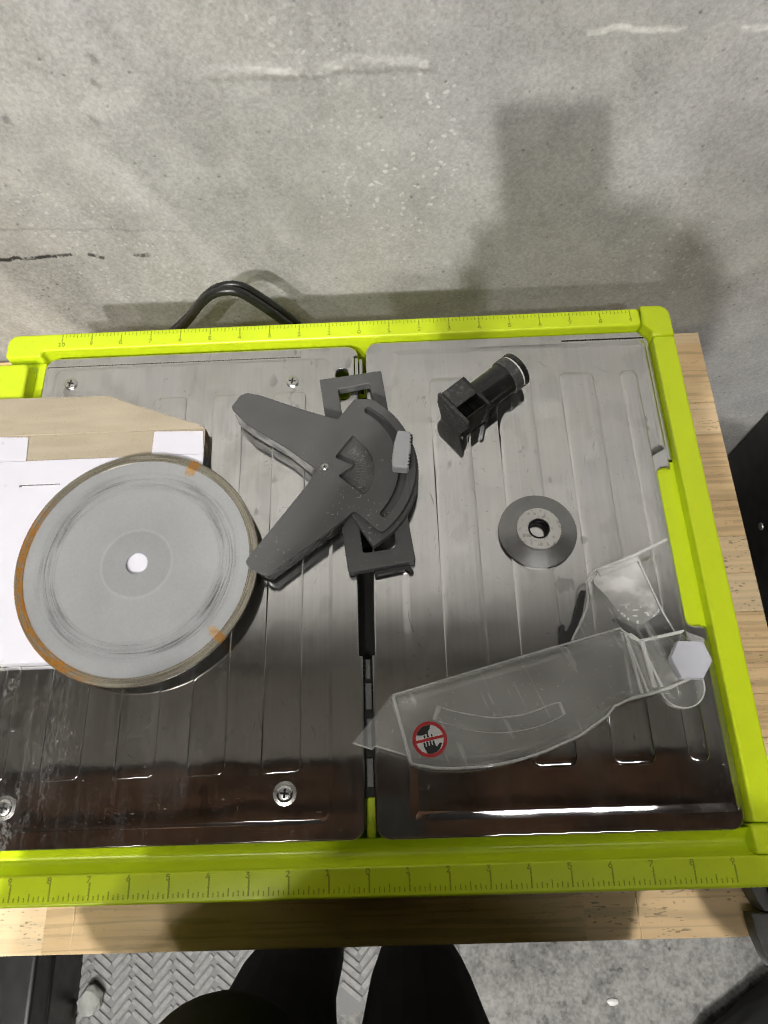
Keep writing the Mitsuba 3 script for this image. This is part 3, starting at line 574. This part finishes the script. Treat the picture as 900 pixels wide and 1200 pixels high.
# ------------------------------------------------------------------ blade flange
W = 'blade_flange'
add(W + '__dish', at(rev([(0.0164, 0), (0.0286, 0), (0.0290, 0.0004), (0.0290, 0.0022), (0.0285, 0.0027), (0.0166, 0.0060), (0.0164, 0.0060), (0.0164, 0)], 96), 0.1305, 0.2240, 0.0024), 'mat_flange', 35)
dd = disk(0, 0, 0.0164, 16).difference(disk(0, 0, 0.0078, 12).intersection(affinity.rotate(sbox(-0.0078, -0.01, 0.0078, 0.01), 35)))
add(W + '__bore_shade', at(rev([(0.0068, 0.0), (0.0077, 0.0), (0.0077, 0.0082), (0.0068, 0.0082), (0.0068, 0.0)], 40), 0.1305, 0.2240, 0.0024), 'mat_void')  # black lining stands in for shade inside the hole
add(W + '__hub', at(bev(dd, 0, 0.0080, 0.0007), 0.1305, 0.2240, 0.0024), 'mat_hub', 35)
tag(W, 'dark grey dished metal blade flange with a bright worn hub lying on the right deck', 'blade flange')

# ------------------------------------------------------------------ clear blade guard
Q = 'blade_guard'
gp = rnd(Polygon(mm(O['guard_top'])).buffer(0), 0.0015)
tip = Polygon(mm(O['guard_tip'])).buffer(0)
hz = 0.0290
add(Q + '__side_panel', bev(gp, hz - 0.0072, hz + 0.0018, 0.0072, 7, bw=0.0080), 'mat_clear', 40)
add(Q + '__side_panel_001', bev(gp.buffer(-0.001), 0.0032, 0.0048, 0.0003), 'mat_clear')
tm = bev(tip, 0, 0.0018, 0.0003); tm.vertices[:, 2] += hz - 0.004 + 0.004 * (tm.vertices[:, 0] - (-0.008)) / 0.03
add(Q + '__nose_panel', tm, 'mat_clear')
low = [q for q in mm(O['guard_top'])]
lowpath = [low[k] for k in range(8, len(low))] + [low[-1]]
lp = LineString([low[k] for k in range(8, len(low))])
add(Q + '__edge_wall', bev(lp.buffer(0.0009, cap_style=2), 0.0050, hz - 0.0074, 0.0002), 'mat_clear')
def rail(path, z, r): return tube([(x, y, z) for x, y in path], r, 8)
topz = hz + 0.0016
edge = [rail(low[:4], topz, 0.0006), rail(spl(mm(O['guard_ridge']), 4), topz + 0.0006, 0.0011), rail(low[4:7], topz, 0.0007), rail(low[8:], topz - 0.0008, 0.0008), rail(mm(O['guard_tip'])[3:] + mm(O['guard_tip'])[:1], hz - 0.003, 0.0006)]
add(Q + '__rim_glint', cat(edge), 'mat_clear_glint')  # bright outline of the guard, caught light put into the colour
a1 = spl(mm(O['guard_arc1']), 30); a2 = spl(mm(O['guard_arc2']), 30)
add(Q + '__arc_step', cat([rail(a1, topz + 0.0004, 0.00045), rail(a2, topz + 0.0002, 0.00025), rail([a1[0], a2[0]], topz + 0.0003, 0.0016), rail([a1[-1], a2[-1]], topz + 0.0003, 0.0010)]), 'mat_clear_glint')
armp = rnd(Polygon(mm(O['guard_arm'])).buffer(0), 0.002)
add(Q + '__rear_bracket', bev(armp, 0.0165, 0.0185, 0.0004), 'mat_clear')
add(Q + '__rear_bracket__dust_film', bev(rnd(Polygon(mm(O['guard_dust'])).buffer(-0.001), 0.004), 0.0187, 0.0191, 0.0001), 'mat_clear_dust')
add(Q + '__rear_bracket__flange', cat([tube([(x / 1000, y / 1000, z) for (x, y), z in zip(O['guard_flange'], (0.02, 0.021, 0.021))], 0.0012, 8), tube([(0.1665, 0.1845, 0.0195), (0.194, 0.1945, 0.020)], 0.0022, 8)]), 'mat_clear_glint')
add(Q + '__rear_bracket__dark_reflection', bev(rnd(Polygon(mm(O['guard_shade'])).buffer(0), 0.001), 0.0036, 0.0052), 'mat_ink')  # dark patch standing in for a reflection below the bracket
add(Q + '__rear_bracket__edge_reflection', bev(rnd(Polygon(mm(O['guard_reflection'])).buffer(0), 0.0008), 0.0034, 0.0060, 0.0006), 'mat_grey_reflection', 35)  # flat dark shape standing in for the reflection of the curved bracket edge
add(Q + '__rear_bracket__edge_glint', cat([tube(spl([(x / 1000, y / 1000, 0.0185) for x, y in O['guard_arm'][1:6]], 24), 0.0008, 8), tube([(x / 1000, y / 1000, 0.0185) for x, y in O['guard_arm'][6:10]], 0.0006, 8)]), 'mat_clear_glint', True)  # light along the bracket edge, drawn as whitened tubes
br = mm(O['guard_bars'])
add(Q + '__hinge_bar', cat([tube([(*br[0], topz + 0.001), (*br[1], topz + 0.001)], 0.0011, 8), tube([(*br[2], topz + 0.001), (*br[3], topz + 0.001)], 0.0016, 8), tube([(0.1745, 0.14, topz), (0.1835, 0.101, topz)], 0.0009, 8), tube([(0.1835, 0.134, topz), (0.193, 0.104, topz)], 0.0009, 8)]), 'mat_clear_glint')
hbk = Polygon(mm([(173.5, 141), (178.5, 138), (184, 134.5), (212.5, 139), (203, 106), (189, 102), (174, 99)]))
add(Q + '__hinge_block', bev(rnd(hbk, 0.001), 0.010, 0.0272, 0.0004), 'mat_clear')
add(Q + '__hinge_block__edge', cat([rail(list(hbk.exterior.coords), 0.0270, 0.0007), rail([(0.1725, 0.1425), (0.178, 0.138), (0.184, 0.1338), (0.2125, 0.1392)], topz, 0.0006), rail([(0.172, 0.0975), (0.186, 0.1), (0.199, 0.1042), (0.2155, 0.110)], topz, 0.0009), rail([(0.1835, 0.134), (0.1895, 0.101)], 0.020, 0.0012)]), 'mat_clear_glint')
add(Q + '__hinge_barrel', tube([(0.1745, 0.138, 0.022), (0.186, 0.101, 0.022)], 0.007, 20), 'mat_clear', True)
add(Q + '__hinge_pin', tube([(0.1886, 0.1455, 0.0325), (0.1905, 0.142, 0.0325), (0.1965, 0.124, 0.0325)], 0.0022, 12), 'mat_clear', True)
hx = rnd(Polygon(mm(O['guard_hex'])), 0.0006)
add(Q + '__hex_knob', bev(hx, 0.0330, 0.0400, 0.0007), 'mat_hex', 35)
cx, cy = hx.centroid.x, hx.centroid.y
add(Q + '__bolt', at(rev([(0.0, 0.0022), (0.0065, 0.0022), (0.0065, 0.0329), (0, 0.0329)], 24), cx, cy), 'mat_clear', 35)
add(Q + '__lower_disc', at(rev([(0.0, 0), (0.0155, 0), (0.0155, 0.0012), (0.0148, 0.0016), (0, 0.0016)], 40), cx + 0.004, cy - 0.011, 0.0024), 'mat_clear', 35)  # clear disc on the deck, set forward of the bolt
add(Q + '__lower_disc__rim', at(rev([(0.0148, 0), (0.0158, 0), (0.0158, 0.002), (0.0148, 0.002), (0.0148, 0)], 40), cx + 0.004, cy - 0.011, 0.0024), 'mat_clear_glint', 35)
# warning label: no hands near the blade
sx, sy, sr = 0.0416, 0.0764, 0.0110
rot = math.radians(11.5); zs = hz + 0.0018
lab = Q + '__side_panel__warning_label'
add(lab, bev(disk(sx, sy, sr, 16), zs, zs + 0.0002), 'mat_label_white')
def loc(poly): return affinity.translate(affinity.rotate(affinity.scale(poly, sr, sr, origin=(0, 0)), 11.5, origin=(0, 0)), sx, sy)
redp = disk(0, 0, 1.0, 16).difference(disk(0, 0, 0.80, 16)).union(sbox(-0.85, -0.07, 0.85, 0.09))
add(Q + '__side_panel__warning_ring', bev(loc(redp), zs + 0.0003, zs + 0.00045), 'mat_red')
saw = disk(0, 0, 0.79, 16).intersection(disk(-0.38, 0.92, 0.62, 16))
fing = [sbox(-0.42 + 0.18 * k, -0.5, -0.31 + 0.18 * k, t) for k, t in enumerate((-0.12, -0.09, -0.09, -0.11))]
tips = [sbox(-0.30, 0.12, -0.22, 0.28), sbox(-0.11, 0.12, -0.01, 0.42), sbox(0.13, 0.12, 0.20, 0.26)]
palm = Polygon([(-0.42, -0.35), (0.24, -0.35), (0.30, -0.48), (0.52, -0.30), (0.64, -0.36), (0.44, -0.64), (0.25, -0.80), (-0.30, -0.80)]).intersection(disk(0, 0, 0.79, 16))
ink = unary_union([saw, palm, *fing, *tips]).difference(sbox(-1, -0.08, 1, 0.10))
add(Q + '__side_panel__hand_symbol', bev(loc(rnd(ink, 0.015)), zs + 0.0003, zs + 0.00042), 'mat_ink')
tag(Q, 'clear plastic blade guard with a round red no hands label on the steel deck', 'blade guard')

# ------------------------------------------------------------------ cable behind the saw
cb = spl([(-0.26, 0.47, -0.19)] + [(x / 1000, 0.478 + 0.00004 * k, z / 1000 - 0.004) for k, (x, y, z) in enumerate(O['cable'])] + [(-0.03, 0.475, -0.185)], 60)
cb2 = cb.copy(); cb2[:, 1] += 0.009; cb2[:, 0] += np.linspace(-0.002, 0.006, 60); cb2[:, 2] -= 0.002
add('power_cable__cord', tube(cb, 0.0043, 12, ref=[0, 1.0, 0]), 'mat_cable', True)
add('power_cable__cord', tube(cb2, 0.0034, 12, ref=[0, 1.0, 0]), 'mat_cable', True)
tag('power_cable', 'black power cable looping up behind the green rear rail against the concrete wall', 'power cable')

# ------------------------------------------------------------------ things on and round the bench
C = 'corner_clamp'
add(C + '__jaw', bev(rnd(Polygon([(0.309, -0.030), (0.36, -0.030), (0.36, -0.052), (0.3185, -0.052), (0.314, -0.044)]), 0.001), ZB + 0.001, ZB + 0.022, 0.001), 'mat_grey_plastic', 35)
cl = Polygon([(0.309, -0.054), (0.40, -0.054), (0.40, -0.098), (0.3215, -0.098), (0.314, -0.086), (0.310, -0.07)])
add(C + '__body', bev(cl.difference(sbox(0.327, -0.092, 0.39, -0.060)), ZB + 0.001, ZB + 0.018, 0.001), 'mat_grey_plastic', 35)
add(C + '__insert', bx(0.325, 0.392, -0.094, -0.058, ZB + 0.001, ZB + 0.006), 'mat_void')
add(C + '__arm', bx(0.3235, 0.40, -0.050, -0.026, ZB + 0.023, ZB + 0.034, 0.001), 'mat_void')
tag(C, 'black plastic corner clamp on the front right corner of the workbench', 'clamp')

Z = 'black_cabinet'
add(Z + '__carcass', bx(0.566, 1.10, -0.10, 0.545, ZF + 0.002, -0.25, 0.003), 'mat_case')
hd = rev([(0, 0), (0.006, 0), (0.0055, 0.0015), (0, 0.0025)], 20)
add(Z + '__screw', frame(hd, V([0.566, 0.405, -0.50]), V([0, 1, 0]), V([0, 0, 1.0]), V([-1.0, 0, 0])), 'mat_steel_clean', 40)
for k in range(4):
    add(Z + '__drawer', bx(0.58, 1.086, -0.118, -0.1005, ZF + 0.03 + 0.2 * k, ZF + 0.22 + 0.2 * k, 0.003), 'mat_case')
tag(Z, 'tall black cabinet standing on the floor to the right of the workbench', 'cabinet')

Kc = 'black_tool_case'
add(Kc + '__lower_shell', bx(-1.1, -0.622, -0.62, -0.13, ZF + 0.001, -0.965, 0.008), 'mat_case', 35)
add(Kc + '__lid', bx(-1.1, -0.624, -0.62, -0.13, -0.963, -0.90, 0.008), 'mat_case', 35)
add(Kc + '__latch', bx(-0.6215, -0.616, -0.40, -0.35, -0.99, -0.93, 0.002), 'mat_case', 35)
tag(Kc, 'black hard tool case on the floor left of the rubber mat', 'tool case')

# rubber mat with herringbone ribs
Mk = 'rubber_mat'
mr = math.radians(5.5)
def onmat(mesh): return at(mesh, -0.117, -0.291, ZF + 0.003, mr)
add(Mk + '__sheet', onmat(bx(-1.0, 0.235, -0.036, 0.75, -0.003, 0.002, 0.001)), 'mat_mat_base')
rb = []
pw = 0.040; L = 0.047; ht = 0.011
for c in range(-21, 5):
    for k in range(-3, 42):
        s = 1 if c % 2 else -1
        y = k * 0.0188
        if not -0.002 < y < 0.72: continue
        b = bx(-L / 2, L / 2, -0.0052, 0.0052, 0.0015, 0.0054, 0.0018)
        rb.append(at(b, (c + 0.5) * pw, y, 0, s * math.radians(42)))
k = add(Mk + '__ribs', onmat(cat(rb)), 'mat_mat', 35); tag(k, 'raised herringbone ribs', kind='stuff')
tag(Mk, 'grey ribbed herringbone rubber mat on the floor in front of the bench', 'mat')

q = np.random.default_rng(12)
v = q.normal(size=(26, 3)); v /= np.linalg.norm(v, axis=1, keepdims=True); v *= (0.8 + 0.35 * q.random((26, 1)))
v *= V([0.026, 0.033, 0.020]); v[:, 0] *= 1 - 0.45 * np.clip(v[:, 1] / 0.033, 0, 1)
st = trimesh.convex.convex_hull(v).subdivide().subdivide()
st.vertices += (0.005 * (meshkit.fbm(st.vertices * 90 + 4, 3, 6) - 0.5))[:, None] * st.vertex_normals
add('stone_chunk', at(st, -0.594, -0.287, ZF + 0.024), 'mat_stone', 22); tag('stone_chunk', 'jagged grey stone chunk lying on the ribbed mat', 'stone')
ch = trimesh.creation.icosphere(2, 1.0); ch.vertices = ch.vertices * V([0.011, 0.006, 0.003]) * (1 + 0.3 * (meshkit.noise(ch.vertices * 2) - 0.5))[:, None]
add('white_chip', at(ch, 0.396, -0.3175, ZF + 0.002), 'mat_label_white', True); tag('white_chip', 'small white chip lying on the concrete floor', 'chip')

bg = trimesh.creation.icosphere(4, 1.0); bv = bg.vertices
bv = bv * (1 + 0.35 * (meshkit.fbm(bv * 1.6 + 3, 4, 5) - 0.5))[:, None]; bv[:, 2] = np.maximum(bv[:, 2], -0.55)
bg.vertices = bv * V([0.36, 0.20, 0.10])
add('fabric_bag', at(bg, 0.785, -0.455, ZF + 0.056, 0.42), 'mat_cloth', True); tag('fabric_bag', 'black soft bag lying on the concrete floor at the lower right', 'bag')

# ------------------------------------------------------------------ phone and the person holding it
def cam(mesh): return frame(mesh, CAM, RT, DN, FW)
ph = cam(bev(rrect(-0.056, -0.014, 0.018, 0.142, 0.009), -0.0105, -0.0025, 0.002, 3, True))
add('phone__body', ph, 'mat_ink', 35)
for k in (1, 2): add('phone__lens', cam(at(rev([(0, 0), (0.007, 0), (0.007, 0.0016), (0, 0.0016)], 24), 0.0, 0.022 * k, -0.0024)), 'mat_case', 35)
tag('phone', 'black phone held up over the steel deck in both hands', 'phone')


def hand(side):
    """A hand gripping the lower long edge of the phone, thumb over the screen."""
    c = lambda r, d, f: CAM + RT * r + DN * d + FW * f
    ex = 0.018 if side > 0 else -0.056
    s = side
    parts = [bone(c(ex + s * 0.020, 0.135, -0.018), 0.014, c(ex + s * 0.014, 0.085, -0.016), 0.012), bone(c(ex + s * 0.028, 0.120, -0.022), 0.014, c(ex + s * 0.022, 0.175, -0.026), 0.021)]
    for k in range(4):
        d = 0.085 + 0.018 * k
        a, b2, c2 = c(ex + s * 0.017, d, -0.012), c(ex + s * 0.009, d - 0.002, 0.0065), c(ex - s * (0.012 if k < 3 else 0.006), d - 0.004, 0.0075)
        parts += [bone(a, 0.0095, b2, 0.0085), bone(b2, 0.0085, c2, 0.0072)]
    parts += [bone(c(ex + s * 0.018, 0.130, -0.022), 0.011, c(ex + s * 0.004, 0.105, -0.0225), 0.0095), bone(c(ex + s * 0.004, 0.105, -0.0225), 0.0095, c(ex - s * 0.016, 0.090, -0.0195), 0.008)]
    return parts, c(ex + s * 0.022, 0.175, -0.026)


hl, wl = hand(-1); hr, wr = hand(1)
SH, EL, HP, KN, AN = {}, {}, {}, {}, {}
PX = -0.015
for s in (-1, 1):
    SH[s] = V([PX + s * 0.175, -0.225, 0.31]); EL[s] = V([PX + s * 0.235, -0.225, 0.09])
LEG = {-1: [(-0.115, -0.225, -0.20), (-0.150, -0.195, -0.62), (-0.168, -0.215, -1.02)], 1: [(0.038, -0.225, -0.20), (0.033, -0.195, -0.62), (0.030, -0.215, -1.02)]}
WR = {-1: wl, 1: wr}
body = [bone((PX, -0.27, -0.14), 0.115, (PX, -0.215, 0.22), 0.125), bone((PX - 0.11, -0.225, 0.26), 0.075, (PX + 0.11, -0.225, 0.26), 0.075), bone((PX, -0.225, 0.28), 0.06, (PX, -0.215, 0.46), 0.052), bone((PX, -0.225, 0.555), 0.088, (PX, -0.205, 0.50), 0.070), bone((PX, -0.195, 0.47), 0.055, (PX, -0.165, 0.445), 0.032),
        bone((PX, -0.135, 0.50), 0.010, (PX, -0.128, 0.475), 0.013), bone((PX - 0.078, -0.22, 0.52), 0.016, (PX - 0.076, -0.222, 0.49), 0.012), bone((PX + 0.078, -0.22, 0.52), 0.016, (PX + 0.076, -0.222, 0.49), 0.012)]
for s in (-1, 1):
    body += [bone(SH[s], 0.055, EL[s], 0.042), bone(EL[s], 0.042, WR[s], 0.024)]
    h, k, a = LEG[s]
    body += [bone(h, 0.075, k, 0.055), bone(k, 0.054, a, 0.038), bone((PX, -0.27, -0.14), 0.10, h, 0.08), bone(a, 0.036, (a[0], a[1] + 0.14, -1.065), 0.026)]
bm = m3.Manifold.batch_boolean(body + hl + hr, m3.OpType.Add)
add('person', tri(bm, 0.012, 4), 'mat_skin', True)
jk = [bone((PX, -0.262, -0.12), 0.132, (PX, -0.214, 0.22), 0.142), bone((PX - 0.10, -0.265, -0.17), 0.085, (PX + 0.08, -0.265, -0.17), 0.085), bone((PX - 0.12, -0.225, 0.26), 0.086, (PX + 0.12, -0.225, 0.26), 0.086), bone((PX - 0.118, -0.186, -0.20), 0.084, (PX - 0.12, -0.25, 0.0), 0.09)]
for s in (-1, 1):
    wv = EL[s] + (WR[s] - EL[s]) * 0.93
    jk += [bone(SH[s], 0.066, EL[s], 0.055), bone(EL[s], 0.055, wv, 0.034)]
add('person__jacket', tri(m3.Manifold.batch_boolean(jk, m3.OpType.Add), 0.015, 6), 'mat_cloth', True)
tr = []
for s in (-1, 1):
    h, k, a = LEG[s]
    tr += [bone(h, 0.080, k, 0.069), bone(k, 0.069, a, 0.064), bone((PX, -0.27, -0.16), 0.11, h, 0.088)]
add('person__trousers', tri(m3.Manifold.batch_boolean(tr, m3.OpType.Add), 0.015, 4), 'mat_cloth', True)
for s in (-1, 1):
    a = LEG[s][2]
    add('person__shoe', tri(bone((a[0], a[1] - 0.05, -1.06), 0.039, (a[0] + s * 0.012, a[1] + 0.15, -1.063), 0.036), 0.012, 2), 'mat_cloth', True)
add('person__hair', tri(m3.Manifold.batch_hull([ball((PX, -0.235, 0.565), 0.094), ball((PX, -0.25, 0.53), 0.085)]) - m3.Manifold.cube([0.3, 0.2, 0.3], True).translate([PX, -0.08, 0.5]), 0.012, 2), 'mat_hair', True)
tag('person', 'person in black trousers and jacket standing at the bench holding a phone over it', 'person')
